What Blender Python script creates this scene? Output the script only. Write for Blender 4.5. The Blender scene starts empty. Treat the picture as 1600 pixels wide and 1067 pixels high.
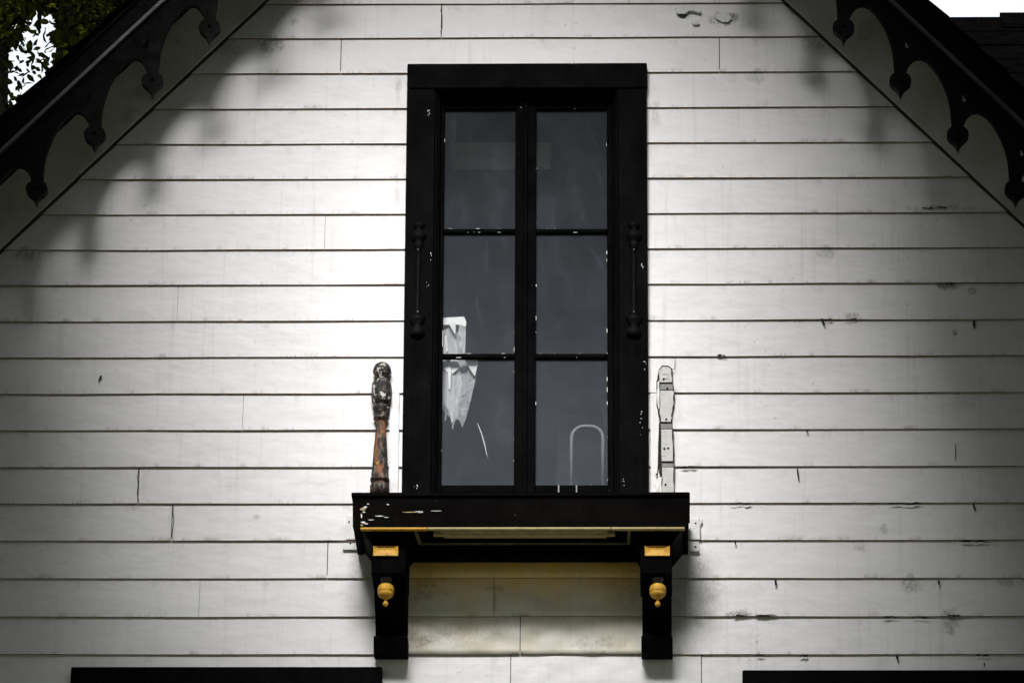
import bpy, bmesh, math, random
from mathutils import Vector, Matrix, noise
from mathutils.geometry import tessellate_polygon
R = math.radians
random.seed(7)
scene = bpy.context.scene
col = scene.collection

# ---------------------------------------------------------------- camera
FPX = 8080.0                       # focal length in photo pixels (1600 wide)
PITCH, YAW, ROLL, DIST, ZC = R(22), R(2.0), R(0.62), 21.8, 9.77
fwd = Vector((-math.sin(YAW)*math.cos(PITCH), math.cos(YAW)*math.cos(PITCH), math.sin(PITCH)))
rt0 = fwd.cross(Vector((0, 0, 1))).normalized()
up0 = rt0.cross(fwd)
rt = rt0*math.cos(ROLL) + up0*math.sin(ROLL)
up = up0*math.cos(ROLL) - rt0*math.sin(ROLL)
cam_loc = Vector((0, 0, ZC)) - fwd*DIST
cd = bpy.data.cameras.new('camera')
cam = bpy.data.objects.new('camera', cd); col.objects.link(cam)
cam.matrix_world = Matrix(((rt.x, up.x, -fwd.x, cam_loc.x), (rt.y, up.y, -fwd.y, cam_loc.y),
                           (rt.z, up.z, -fwd.z, cam_loc.z), (0, 0, 0, 1)))
cd.sensor_width = 36; cd.lens = FPX/1600*36; cd.clip_start = 0.1; cd.clip_end = 3000
scene.camera = cam

# ---------------------------------------------------------------- sky, sun, exposure
SUN_EL, SUN_AZ = R(38), R(-6)      # azimuth measured from straight in front of the wall, minus = photo left
world = bpy.data.worlds.new('World'); scene.world = world; world.use_nodes = True
wn = world.node_tree
sky = wn.nodes.new('ShaderNodeTexSky'); sky.sky_type = 'NISHITA'; sky.sun_disc = False
sky.sun_elevation = SUN_EL; sky.sun_rotation = math.pi - SUN_AZ
sky.dust_density = 1.5; sky.air_density = 1.0
wn.nodes['Background'].inputs[1].default_value = 0.062
ov = wn.nodes.new('ShaderNodeMix'); ov.data_type = 'RGBA'      # thin high overcast: the blue is veiled evenly all round
ov.inputs[0].default_value = .85; ov.inputs[7].default_value = (3.15, 3.2, 3.23, 1)
wn.links.new(sky.outputs[0], ov.inputs[6]); wn.links.new(ov.outputs[2], wn.nodes['Background'].inputs[0])
sd = bpy.data.lights.new('sun', 'SUN'); sd.energy = 1.5; sd.angle = R(28); sd.color = (1, .985, .96)
sun = bpy.data.objects.new('sun', sd); col.objects.link(sun)
sdir = Vector((math.sin(SUN_AZ)*math.cos(SUN_EL), -math.cos(SUN_AZ)*math.cos(SUN_EL), math.sin(SUN_EL)))
sun.rotation_euler = sdir.to_track_quat('Z', 'Y').to_euler()
sun.location = sdir*40
vs = scene.view_settings
vs.view_transform = 'Standard'; vs.look = 'None'; vs.gamma = 1; vs.exposure = 2.55
cy = scene.cycles
cy.max_bounces = 4; cy.diffuse_bounces = 3; cy.glossy_bounces = 2; cy.transparent_max_bounces = 10; cy.transmission_bounces = 2
cy.use_adaptive_sampling = True; cy.adaptive_threshold = 0.02; cy.caustics_reflective = False; cy.caustics_refractive = False

# ---------------------------------------------------------------- helpers
def W(px, py, Y=0.0):
    """the point of the plane y = Y that this photo pixel shows"""
    d = fwd + rt*((px-800)/FPX) - up*((py-533.5)/FPX)
    return cam_loc + d*((Y-cam_loc.y)/d.y)

def XS(x, y):                      # the window verticals lean a little in the photo
    return x + (x-895)/19600*(y-435)

LOC = {}
def empty(name, loc, parent=None):
    o = bpy.data.objects.new(name, None); col.objects.link(o); o.empty_display_size = .2
    loc = Vector(loc); LOC[o.name] = loc
    if parent: o.parent = parent; o.location = loc - LOC[parent.name]
    else: o.location = loc
    return o

def mk(name, verts, faces, mat, parent=None, smooth=False, mats=None, fmat=None, uvs=None, loc=None):
    vs_ = [Vector(v) for v in verts]
    if loc is None:
        lo = Vector([min(v[i] for v in vs_) for i in range(3)]); hi = Vector([max(v[i] for v in vs_) for i in range(3)])
        loc = Vector(((lo.x+hi.x)/2, (lo.y+hi.y)/2, lo.z))
    me = bpy.data.meshes.new(name)
    me.from_pydata([tuple(v-loc) for v in vs_], [], faces); 
    for m in (mats or [mat]): me.materials.append(m)
    if fmat: me.polygons.foreach_set('material_index', fmat)
    if smooth: me.polygons.foreach_set('use_smooth', [True]*len(me.polygons))
    if uvs:
        l = me.uv_layers.new(name='UVMap')
        for p in me.polygons:
            for li in p.loop_indices: l.data[li].uv = uvs[me.loops[li].vertex_index]
    me.update()
    o = bpy.data.objects.new(name, me); col.objects.link(o)
    LOC[o.name] = loc
    if parent: o.parent = parent; o.location = loc - LOC[parent.name]
    else: o.location = loc
    return o

def clone(o, off, parent):
    c = o.copy(); col.objects.link(c); loc = LOC[o.name]+Vector(off); LOC[c.name] = loc
    c.parent = parent; c.location = loc-LOC[parent.name]
    return c

def bev(verts, faces, w):
    if w <= 0: return verts, faces
    bm = bmesh.new(); bv = [bm.verts.new(v) for v in verts]
    for f in faces:
        try: bm.faces.new([bv[i] for i in f])
        except ValueError: pass
    bmesh.ops.recalc_face_normals(bm, faces=bm.faces)
    bmesh.ops.bevel(bm, geom=list(bm.edges), offset=w, segments=1, affect='EDGES', profile=.5, clamp_overlap=True)
    bm.verts.index_update()
    v = [x.co.copy() for x in bm.verts]; f = [[q.index for q in p.verts] for p in bm.faces]; bm.free()
    return v, f

BF = [(0,1,2,3), (7,6,5,4), (0,4,5,1), (1,5,6,2), (2,6,7,3), (3,7,4,0)]
def hexa(name, c8, mat, parent, b=.0025, **k):
    v, f = bev(c8, BF, b); return mk(name, v, f, mat, parent, **k)

def box(name, x0, x1, y0, y1, z0, z1, mat, parent, b=.0025, **k):
    c = [(x0,y0,z0), (x1,y0,z0), (x1,y0,z1), (x0,y0,z1), (x0,y1,z0), (x1,y1,z0), (x1,y1,z1), (x0,y1,z1)]
    return hexa(name, c, mat, parent, b, **k)

def pbox(name, x0, x1, yt, yb, Y0, Y1, mat, parent, b=.0025, lean=True, **k):
    """a board whose front face (plane Y0) covers these pixels and which runs back to Y1"""
    s = XS if lean else (lambda x, y: x)
    fr = [W(s(x0,yb), yb, Y0), W(s(x1,yb), yb, Y0), W(s(x1,yt), yt, Y0), W(s(x0,yt), yt, Y0)]
    zt, zb = (fr[2].z+fr[3].z)/2, (fr[0].z+fr[1].z)/2
    for p, z in zip(fr, (zb, zb, zt, zt)): p.z = z
    bk = [Vector((p.x, Y1, p.z)) for p in fr]
    return hexa(name, fr+bk, mat, parent, b, **k)

def prism(name, loops, y0, y1, mat, parent, **k):
    """extrude an outline in x,z (first loop) with holes (other loops) from y0 to y1"""
    ls = [[Vector((x, z, 0)) for x, z in lp] for lp in loops]
    tri = tessellate_polygon(ls)
    flat = [p for lp in ls for p in lp]; n = len(flat)
    v = [(p.x, y0, p.y) for p in flat] + [(p.x, y1, p.y) for p in flat]
    f = []
    for t in tri:
        f.append(tuple(t)); f.append(tuple(i+n for i in reversed(t)))
    o = 0
    for lp in ls:
        m = len(lp)
        for i in range(m): f.append((o+i, o+(i+1) % m, o+(i+1) % m+n, o+i+n))
        o += m
    bm = bmesh.new(); bv = [bm.verts.new(x) for x in v]
    for q in f:
        try: bm.faces.new([bv[i] for i in q])
        except ValueError: pass
    bmesh.ops.recalc_face_normals(bm, faces=bm.faces); bm.verts.index_update()
    v = [x.co.copy() for x in bm.verts]; f = [[q.index for q in p.verts] for p in bm.faces]; bm.free()
    return mk(name, v, f, mat, parent, **k)

def xprism(name, prof, x0, x1, mat, parent, b=.002):
    n = len(prof)
    v = [(x0, y, z) for y, z in prof]+[(x1, y, z) for y, z in prof]
    f = [tuple(range(n)), tuple(reversed(range(n, 2*n)))]+[(i, (i+1) % n, (i+1) % n+n, i+n) for i in range(n)]
    v, f = bev(v, f, b)
    return mk(name, v, f, mat, parent)

def lathe(name, c, prof, mat, parent, n=20, wob=0, squash=1.0):
    """prof: (radius, z offset) from top to bottom about the vertical through c"""
    v, f = [], []
    m = len(prof)
    for j, (r, z) in enumerate(prof):
        for i in range(n):
            a = 2*math.pi*i/n
            rr = r*(1+wob*(noise.noise(Vector((math.cos(a)*3, math.sin(a)*3, z*30+c[0]*9))))) if wob else r
            v.append((c[0]+rr*math.cos(a), c[1]+rr*math.sin(a)*squash, c[2]+z))
    for j in range(m-1):
        for i in range(n):
            a, b_ = j*n+i, j*n+(i+1) % n
            f.append((a, a+n, b_+n, b_))
    f.append(tuple(range(n))); f.append(tuple(reversed(range((m-1)*n, m*n))))
    return mk(name, v, f, mat, parent, smooth=True)

def tube(name, pts, r, mat, parent, n=8, **k):
    pts = [Vector(p) for p in pts]; v, f = [], []
    prev = None
    for i, p in enumerate(pts):
        t = (pts[min(i+1, len(pts)-1)]-pts[max(i-1, 0)]).normalized()
        a = t.cross(Vector((0, 1, 0)) if abs(t.y) < .9 else Vector((1, 0, 0))).normalized()
        if prev and a.dot(prev) < 0: a = -a
        prev = a; b_ = t.cross(a)
        rr = r[i] if isinstance(r, (list, tuple)) else r
        for q in range(n):
            an = 2*math.pi*q/n; v.append(p+a*rr*math.cos(an)+b_*rr*math.sin(an))
    for i in range(len(pts)-1):
        for q in range(n):
            a0, b0 = i*n+q, i*n+(q+1) % n
            f.append((a0, b0, b0+n, a0+n))
    f.append(tuple(reversed(range(n)))); f.append(tuple(range((len(pts)-1)*n, len(pts)*n)))
    return mk(name, v, f, mat, parent, smooth=True, **k)

def tag(o, label=None, cat=None, group=None, kind=None):
    if label: o['label'] = label
    if cat: o['category'] = cat
    if group: o['group'] = group
    if kind: o['kind'] = kind
    return o

# ---------------------------------------------------------------- materials
class NT:
    def __init__(s, name):
        s.m = bpy.data.materials.new(name); s.m.use_nodes = True; s.t = s.m.node_tree
        s.b = s.t.nodes['Principled BSDF']; s.out = s.t.nodes['Material Output']
        s.pos = s.n('ShaderNodeNewGeometry').outputs['Position']
    def n(s, typ, **k):
        x = s.t.nodes.new(typ)
        for a, b_ in k.items(): setattr(x, a, b_)
        return x
    def put(s, sock, v):
        if hasattr(v, 'links'): s.t.links.new(v, sock)
        elif isinstance(v, tuple) and len(v) == 3 and sock.type == 'RGBA': sock.default_value = (*v, 1)
        else: sock.default_value = v
    def noise(s, scale, detail=4, rough=.55, vec=None, sc=None, dist=0):
        v = vec or s.pos
        if sc:
            mp = s.n('ShaderNodeMapping'); s.put(mp.inputs[0], v); mp.inputs[3].default_value = sc; v = mp.outputs[0]
        x = s.n('ShaderNodeTexNoise'); s.put(x.inputs['Vector'], v)
        x.inputs['Scale'].default_value = scale; x.inputs['Detail'].default_value = detail
        x.inputs['Roughness'].default_value = rough; x.inputs['Distortion'].default_value = dist
        return x.outputs['Fac']
    def ramp(s, f, a, b_, lo=0., hi=1.):
        x = s.n('ShaderNodeMapRange'); s.put(x.inputs[0], f)
        for i, q in zip((1, 2, 3, 4), (a, b_, lo, hi)): x.inputs[i].default_value = q
        return x.outputs[0]
    def mt(s, op, a, b_=None):
        x = s.n('ShaderNodeMath', operation=op); s.put(x.inputs[0], a)
        if b_ is not None: s.put(x.inputs[1], b_)
        return x.outputs[0]
    def mix(s, f, a, b_, mode='MIX'):
        x = s.n('ShaderNodeMix', data_type='RGBA', blend_type=mode)
        s.put(x.inputs[0], f); s.put(x.inputs[6], a); s.put(x.inputs[7], b_)
        return x.outputs[2]
    def bump(s, h, strength, dist):
        x = s.n('ShaderNodeBump'); x.inputs['Strength'].default_value = strength; x.inputs['Distance'].default_value = dist
        s.put(x.inputs['Height'], h); s.t.links.new(x.outputs[0], s.b.inputs['Normal'])
    def col(s, c, rough=.5, spec=.4):
        s.put(s.b.inputs['Base Color'], c); s.put(s.b.inputs['Roughness'], rough)
        s.b.inputs['Specular IOR Level'].default_value = spec
        return s.m

def spot(s, x, z, rx, rz, n_amt=.5):
    """a ragged patch of stain about the point x, z of the wall: 1 at its heart, 0 outside"""
    sub = s.n('ShaderNodeVectorMath', operation='SUBTRACT'); s.put(sub.inputs[0], s.pos); sub.inputs[1].default_value = (x, 0, z)
    mul = s.n('ShaderNodeVectorMath', operation='MULTIPLY'); s.put(mul.inputs[0], sub.outputs[0]); mul.inputs[1].default_value = (1/rx, 0, 1/rz)
    ln = s.n('ShaderNodeVectorMath', operation='LENGTH'); s.put(ln.inputs[0], mul.outputs[0])
    r_ = s.ramp(s.mt('ADD', ln.outputs['Value'], s.mt('MULTIPLY', s.mt('SUBTRACT', s.fine, .5), 2.6)), 1.0, .35)
    return s.mt('MULTIPLY', r_, s.grit)

def siding_mat(name, base, stains, dirt=.55, warm=0.0, over=None):
    s = NT(name)
    uv = s.n('ShaderNodeUVMap').outputs[0]
    sep = s.n('ShaderNodeSeparateXYZ'); s.put(sep.inputs[0], uv)
    v = sep.outputs[1]
    if stains or over:
        s.fine = s.noise(26, 4, .7)
        s.grit = s.ramp(s.noise(120, 2, .7, sc=(1, 1, .5)), .36, .6, .35, 1)
    c = s.mix(s.ramp(s.noise(1.3, 3, .6), .3, .72), base, tuple(q*.92 for q in base))
    c = s.mix(s.ramp(s.noise(4.5, 4, .65, sc=(1, 1, 2.2)), .5, .8, 0, .35), c, (.50, .50, .49))
    # runs of rain dirt down a board
    c = s.mix(s.ramp(s.noise(1, 2, .6, sc=(38, 1, 1.6)), .56, .8, 0, .25), c, (.34, .33, .30))
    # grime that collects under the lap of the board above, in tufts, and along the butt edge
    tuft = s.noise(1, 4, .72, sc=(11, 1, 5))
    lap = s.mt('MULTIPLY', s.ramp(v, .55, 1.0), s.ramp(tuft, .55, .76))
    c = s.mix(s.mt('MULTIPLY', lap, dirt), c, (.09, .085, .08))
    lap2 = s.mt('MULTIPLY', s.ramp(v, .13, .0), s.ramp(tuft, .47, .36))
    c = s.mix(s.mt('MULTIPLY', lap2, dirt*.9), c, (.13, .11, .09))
    # specks of mildew, in drifts
    gate = s.ramp(s.noise(2.2, 2, .5), .50, .72)
    c = s.mix(s.mt('MULTIPLY', s.mt('MULTIPLY', s.ramp(s.noise(62, 3, .65), .655, .72), gate), .75), c, (.08, .075, .07))
    for (px, py, rx, rz, colr, amt) in stains:
        p = W(px, py, -.012)
        c = s.mix(s.mt('MULTIPLY', spot(s, p.x, p.z, rx/370, rz/343), amt), c, colr)
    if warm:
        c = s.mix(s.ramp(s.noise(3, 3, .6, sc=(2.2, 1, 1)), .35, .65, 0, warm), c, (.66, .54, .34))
    if over:                                        # yellow bounce light from the shelf, put into the board colour
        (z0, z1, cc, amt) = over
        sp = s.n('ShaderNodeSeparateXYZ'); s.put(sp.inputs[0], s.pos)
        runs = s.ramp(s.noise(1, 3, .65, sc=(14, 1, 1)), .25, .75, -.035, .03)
        c = s.mix(s.mt('MULTIPLY', s.ramp(s.mt('ADD', sp.outputs[2], runs), z0, z1), amt), c, cc)  # runs: uneven edge of the yellow bounce light put into the colour
    h = s.mt('ADD', s.noise(7, 2, .5, sc=(1, 1, 2)), s.mt('MULTIPLY', s.noise(120, 1, .6), .05))
    s.bump(h, .35, .012)
    return s.col(c, .5, .35)

SMUDGE = (.05, .048, .045)
ST = [(458,34,8,8,SMUDGE,.55), (425,66,26,16,SMUDGE,.55), (1130,29,26,13,(.06,.045,.035),.95), (1075,17,22,12,(.12,.11,.10),.45),
      (350,76,26,14,SMUDGE,.35), (40,398,22,14,SMUDGE,.6), (158,590,3,6,SMUDGE,.9), (1180,120,16,12,SMUDGE,.3), (1272,64,22,16,SMUDGE,.4),
      (1330,494,14,7,SMUDGE,.5), (1290,393,20,12,SMUDGE,.45), (1492,520,5,9,SMUDGE,.8), (1520,453,9,8,SMUDGE,.6), (1480,446,22,7,SMUDGE,.7),
      (1345,855,13,10,SMUDGE,.4), (1424,912,18,14,SMUDGE,.5), (1485,972,14,22,SMUDGE,.55), (1380,826,8,9,SMUDGE,.4), (1573,910,14,9,SMUDGE,.5),
      (400,808,7,5,SMUDGE,.4), (690,113,5,4,SMUDGE,.4), (1025,180,9,26,SMUDGE,.28), (622,140,6,24,SMUDGE,.3), (620,300,5,30,SMUDGE,.25),
      (1468,325,60,6,SMUDGE,.35), (1155,957,20,7,SMUDGE,.8), (596,640,26,70,(.16,.15,.14),.3), (1042,660,24,90,(.3,.3,.29),.3),
      (660,920,30,46,(.10,.09,.07),.5), (1088,920,40,66,(.2,.2,.2),.45), (555,840,22,40,(.2,.2,.2),.4), (350,296,28,6,(.8,.8,.8),.6)]
WHITE = (.775, .765, .78)
M = {}
M['siding'] = siding_mat('white_siding', WHITE, [])
def siding_for(x0, x1, z0, z1):
    """the siding paint with only those stains that reach this board"""
    mine = []
    for t in ST:
        p = W(t[0], t[1], -.012); ex, ez = 2.2*t[2]/370, 2.2*t[3]/343
        if p.x+ex > x0 and p.x-ex < x1 and p.z+ez > z0 and p.z-ez < z1: mine.append(t)
    return siding_mat('white_siding_stained', WHITE, mine) if mine else M['siding']
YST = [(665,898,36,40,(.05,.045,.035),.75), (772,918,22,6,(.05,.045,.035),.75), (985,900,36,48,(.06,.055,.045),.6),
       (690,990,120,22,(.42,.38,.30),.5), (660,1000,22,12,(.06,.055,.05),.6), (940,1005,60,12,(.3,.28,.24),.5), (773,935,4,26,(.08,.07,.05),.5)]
M['stained_bounce'] = siding_mat('stained_bounce_siding', (.86, .84, .78), YST, dirt=.7, warm=.4, over=(W(800, 950).z, W(800, 876).z, (.98, .60, .12), 1.0))  # base lightened to offset the shelf's shade; yellow bounce put into the colour

def plain(name, c, rough=.5, var=.25, scale=9, bump=.2, spec=.4):
    s = NT(name)
    cc = s.mix(s.ramp(s.noise(scale, 5, .65), .3, .7), tuple(q*(1-var) for q in c), tuple(min(1, q*(1+var)) for q in c))
    s.bump(s.noise(scale*5, 4, .6), bump, .004)
    return s.col(cc, s.ramp(s.noise(scale*2, 3), .3, .7, rough*.8, min(1, rough*1.2)), spec)

def black_paint(name, c, chip=.76, chipc=(.5, .5, .48), rough=.5, sc=(1, 1, .35), gate=(.5, .62)):
    s = NT(name)
    cc = s.mix(s.ramp(s.noise(5, 5, .7, sc=sc), .35, .75), tuple(q*.6 for q in c), tuple(q*1.7 for q in c))
    cc = s.mix(s.ramp(s.noise(14, 5, .7, sc=(2.4, 1, .3)), .55, .8, 0, .5), cc, tuple(q*3 for q in c))
    g = s.ramp(s.noise(3.1, 2, .5), *gate)
    ch = s.mt('MULTIPLY', s.ramp(s.noise(48, 5, .72, sc=(1.5, 1, .7)), chip, chip+.02), g)
    cc = s.mix(ch, cc, chipc)
    grain = s.noise(20, 5, .65, sc=(6, 6, .5))
    s.bump(s.mt('SUBTRACT', grain, s.mt('MULTIPLY', ch, .6)), .35, .006)
    return s.col(cc, s.ramp(s.noise(11, 4), .3, .7, rough+.05, rough+.3), .02)

M['black'] = black_paint('black_window_paint', (.0022, .0024, .0027), .73)
M['sash'] = black_paint('black_sash_paint', (.0014, .0014, .0015), .71, gate=(.48, .6))
M['shelf'] = black_paint('brown_black_shelf_paint', (.0026, .0018, .0018), .70, (.5, .47, .36), sc=(.3, 1, 1.4), gate=(.56, .68))
M['barge'] = plain('bargeboard_brown_black', (.0022, .002, .0019), .75, .35, 12, .15, .08)
M['strip'] = plain('grey_verge_moulding', (.05, .05, .052), .5, .3, 9)
M['iron'] = plain('black_iron', (.0025, .0025, .0025), .6, .3, 30, .4, .06)
M['edge'] = plain('weathered_board_edge', (.21, .095, .032), .8, .6, 14)
s = NT('worn_yellow_paint')
c = s.mix(s.ramp(s.noise(30, 4, .65), .35, .7), (.70, .40, .04), (.50, .25, .025))
c = s.mix(s.ramp(s.noise(70, 4, .7), .58, .68, 0, .8), c, (.10, .055, .02))
s.bump(s.noise(90, 3, .6), .4, .003); M['yellow'] = s.col(c, .55, .3)
M['gold'] = plain('faded_gold_paint', (.42, .33, .15), .6, .2, 25)
M['dullgold'] = plain('dull_olive_trim_paint', (.14, .125, .07), .6, .35, 30)
M['rake'] = None
s = NT('frieze_white_paint'); s.fine = s.noise(45, 5, .65)
c = s.mix(s.ramp(s.noise(2.3, 5, .65), .4, .75), (.69, .66, .655), (.46, .42, .39))
c = s.mix(s.ramp(s.noise(5, 5, .7), .58, .78, 0, .6), c, (.12, .10, .08))
c = s.mix(s.ramp(s.noise(22, 4, .7), .68, .74, 0, .7), c, (.06, .055, .05))
s.bump(s.noise(9, 4, .6), .3, .008); M['rake'] = s.col(c, .55)
M['caulk'] = plain('white_caulk', (.72, .72, .71), .6, .08, 40, .5)
M['dark'] = plain('dark_void', (.004, .004, .004), .9, .2, 5)
M['flash'] = plain('black_crack', (.018, .016, .014), .9, .4, 60)
M['pale'] = plain('bare_grey_wood', (.55, .545, .53), .75, .14, 30, .5)
M['grey'] = plain('weathered_grey_wood', (.24, .24, .235), .8, .3, 40, .5)
M['saw'] = plain('saw_mark_grey', (.36, .355, .345), .8, .3, 60)
M['debris'] = plain('mud_debris', (.012, .011, .010), .9, .5, 90)
M['room'] = plain('attic_wall_grey', (.22, .225, .24), .8, .15, 3)
M['floorb'] = plain('attic_floor_wood', (.20, .15, .10), .7, .3, 6)
M['fixture'] = plain('white_fixture', (.6, .6, .62), .5, .05, 6)
M['metal'] = plain('grey_painted_steel', (.20, .205, .21), .5, .1, 25)
M['seatback'] = plain('dark_grey_panel', (.016, .0165, .018), .9, .2, 10, .2, .02)
M['shingle'] = plain('dark_shingle', (.0010, .0010, .0010), .95, .5, 20, .6, 0)
M['ground'] = plain('lawn_ground', (.06, .065, .045), .9, .4, 2)
M['bark'] = plain('dark_bark', (.007, .006, .005), .9, .5, 14, .8, .05)
M['wing'] = plain('wing_wall_white', (.70, .70, .69), .6, .1, 3)

s = NT('peeling_baluster_wood')
wood = s.mix(s.ramp(s.noise(9, 5, .6, sc=(5, 5, .5)), .35, .65), (.27, .095, .035), (.12, .065, .04))
blk = s.mix(s.ramp(s.noise(60, 3, .6), .45, .7), (.008, .008, .008), (.07, .062, .052))
sp = s.n('ShaderNodeSeparateXYZ'); s.put(sp.inputs[0], s.pos)
zt, zb = W(595, 645).z, W(595, 660).z
low = s.ramp(sp.outputs[2], zt, zb, -.12, .0)
c = s.mix(s.ramp(s.mt('ADD', s.noise(16, 5, .68, sc=(3.2, 3.2, .7)), low), .50, .53), blk, wood)
side = s.n('ShaderNodeSeparateXYZ'); s.put(side.inputs[0], s.n('ShaderNodeTexCoord').outputs['Object'])
c = s.mix(s.ramp(s.mt('ADD', s.mt('ABSOLUTE', side.outputs[0]), s.mt('MULTIPLY', s.noise(20, 4, .7), .014)), .030, .033), c, blk)
c = s.mix(s.ramp(s.noise(30, 4, .7, sc=(2, 2, .6)), .58, .62, 0, .8), c, (.16, .155, .15))
c = s.mix(s.ramp(s.noise(42, 4, .7), .64, .67), c, (.45, .27, .04))
c = s.mix(s.mt('MULTIPLY', s.ramp(s.noise(36, 4, .7, sc=(1, 1, .8)), .56, .60), s.ramp(sp.outputs[2], zb, zt)), c, (.55, .53, .50))
s.bump(s.noise(50, 4, .7), .8, .006); M['baluster'] = s.col(c, .7)

s = NT('dusty_window_glass')
dust = s.ramp(s.noise(3.5, 5, .6), .35, .75, .020, .036)
smear = s.ramp(s.noise(6, 5, .7, sc=(1.6, 1, .5), dist=1.2), .52, .75, 0, .026)
specks = s.ramp(s.noise(85, 3, .7), .70, .76, 0, .10)
zsep = s.n('ShaderNodeSeparateXYZ'); s.put(zsep.inputs[0], s.pos)
low = s.ramp(s.mt('ADD', zsep.outputs[2], s.mt('MULTIPLY', s.noise(4, 4, .6), .5)), W(820, 180).z+.25, W(820, 757).z+.25, 0, .030)   # more dust on the lower panes
dk = s.mt('ADD', s.mt('ADD', s.mt('ADD', dust, low), smear), specks)
dif = s.n('ShaderNodeBsdfDiffuse'); dif.inputs[0].default_value = (.49, .54, .63, 1)
tr = s.n('ShaderNodeBsdfTransparent'); tr.inputs[0].default_value = (.97, .975, .98, 1)
gl = s.n('ShaderNodeBsdfGlossy'); gl.inputs['Roughness'].default_value = .03
lwt = s.n('ShaderNodeLayerWeight'); lwt.inputs[0].default_value = .5
frs = s.mt('ADD', s.mt('MULTIPLY', s.mt('POWER', lwt.outputs['Facing'], 5.0), .9), .036)
bp = s.n('ShaderNodeBump'); bp.inputs['Strength'].default_value = .10; bp.inputs['Distance'].default_value = .004
s.put(bp.inputs['Height'], s.noise(3, 2)); s.t.links.new(bp.outputs[0], gl.inputs['Normal'])
m1 = s.n('ShaderNodeMixShader'); s.put(m1.inputs[0], dk); s.t.links.new(tr.outputs[0], m1.inputs[1]); s.t.links.new(dif.outputs[0], m1.inputs[2])
m2 = s.n('ShaderNodeMixShader'); s.put(m2.inputs[0], frs); s.t.links.new(m1.outputs[0], m2.inputs[1]); s.t.links.new(gl.outputs[0], m2.inputs[2])
s.t.links.new(m2.outputs[0], s.out.inputs[0]); M['glass'] = s.m

def cloth(name, alpha, c=(.8, .8, .8), tl=.3):
    s = NT(name)
    d = s.n('ShaderNodeBsdfDiffuse'); d.inputs[0].default_value = (*c, 1)
    t = s.n('ShaderNodeBsdfTranslucent'); t.inputs[0].default_value = (*c, 1)
    a = s.n('ShaderNodeMixShader'); a.inputs[0].default_value = tl
    s.t.links.new(d.outputs[0], a.inputs[1]); s.t.links.new(t.outputs[0], a.inputs[2])
    tr = s.n('ShaderNodeBsdfTransparent')
    b_ = s.n('ShaderNodeMixShader')
    s.put(b_.inputs[0], s.ramp(s.noise(14, 4, .6, sc=(5, 1, .6), dist=.4), .3, .7, alpha*(.65 if alpha < .9 else .97), min(1, alpha*1.2)))
    s.t.links.new(tr.outputs[0], b_.inputs[1]); s.t.links.new(a.outputs[0], b_.inputs[2])
    s.t.links.new(b_.outputs[0], s.out.inputs[0]); return s.m
M['cloth'] = cloth('white_cloth', 1.0, (.88, .88, .88), .1); M['veil'] = cloth('thin_torn_cloth', .5, (.9, .9, .92), .2)

def leaf_mat(name, c1, c2, tl=.45):
    s = NT(name)
    c = s.mix(s.ramp(s.noise(7, 3), .35, .65), c1, c2)
    d = s.n('ShaderNodeBsdfDiffuse'); s.put(d.inputs[0], c)
    t = s.n('ShaderNodeBsdfTranslucent'); s.put(t.inputs[0], (.055, .062, .004) if tl > .3 else c)
    a = s.n('ShaderNodeMixShader'); a.inputs[0].default_value = tl
    s.t.links.new(d.outputs[0], a.inputs[1]); s.t.links.new(t.outputs[0], a.inputs[2]); s.t.links.new(a.outputs[0], s.out.inputs[0])
    return s.m
M['leaf'] = leaf_mat('leaf_green', (.002, .003, .001), (.005, .006, .0015), .5)
M['added_leaf'] = leaf_mat('added_tree_leaf', (.024, .024, .021), (.042, .042, .036), .1)  # foliage of the added light-blocking trees only

# ---------------------------------------------------------------- ground
g = mk('ground', [(-600,-600,0), (600,-600,0), (600,600,0), (-600,600,0)], [(0,1,2,3)], M['ground']); tag(g, kind='structure')

# ---------------------------------------------------------------- house
AX = W(821, 300).x                                  # the gable's centre line
house = empty('house', (AX, 0, 0))
tag(house, 'white clapboard gable with a black casement window and scalloped dark bargeboards', 'house')

# rows of siding: the pixel height of every butt line, then steps beyond the frame
LY = [5, 58, 113, 168, 223, 278, 333, 388, 443, 499.5, 556, 613, 670, 728, 785, 843, 902, 962, 1021]
zs = [W(800, y, -.018).z for y in LY]
step = (zs[0]-zs[-1])/(len(zs)-1)
top_extra = [zs[0]+step*(i+1) for i in range(7)][::-1]
bot_extra = [zs[-1]-step*(i+1) for i in range(5)]
Z = top_extra+zs+bot_extra                          # descending butt heights
IDX0 = len(top_extra)                               # Z[IDX0] is the line at pixel row 5

# rake lines on the wall (lower edge of the frieze boards)
La, Lb = W(415, 0, -.03), W(0, 390, -.03)
Ra, Rb = W(1226, 0, -.03), W(1600, 350, -.03)
def rake_x(side, z):
    a, b_ = (La, Lb) if side < 0 else (Ra, Rb)
    return a.x+(b_.x-a.x)*(z-a.z)/(b_.z-a.z)
# window and sill cut-outs, in metres
wx0, wx1 = W(650, 430).x, W(996, 430).x
wz0, wz1 = W(820, 775).z, W(820, 120).z
HW = 3.9                                            # half width of the front
JOINTS = {0: [690], 1: [533, 1124], 6: [508], 8: [278], 11: [380], 13: [217], 14: [269], 15: [512], 16: [312, 772], 17: [813], 18: [798, 1096]}

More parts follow.
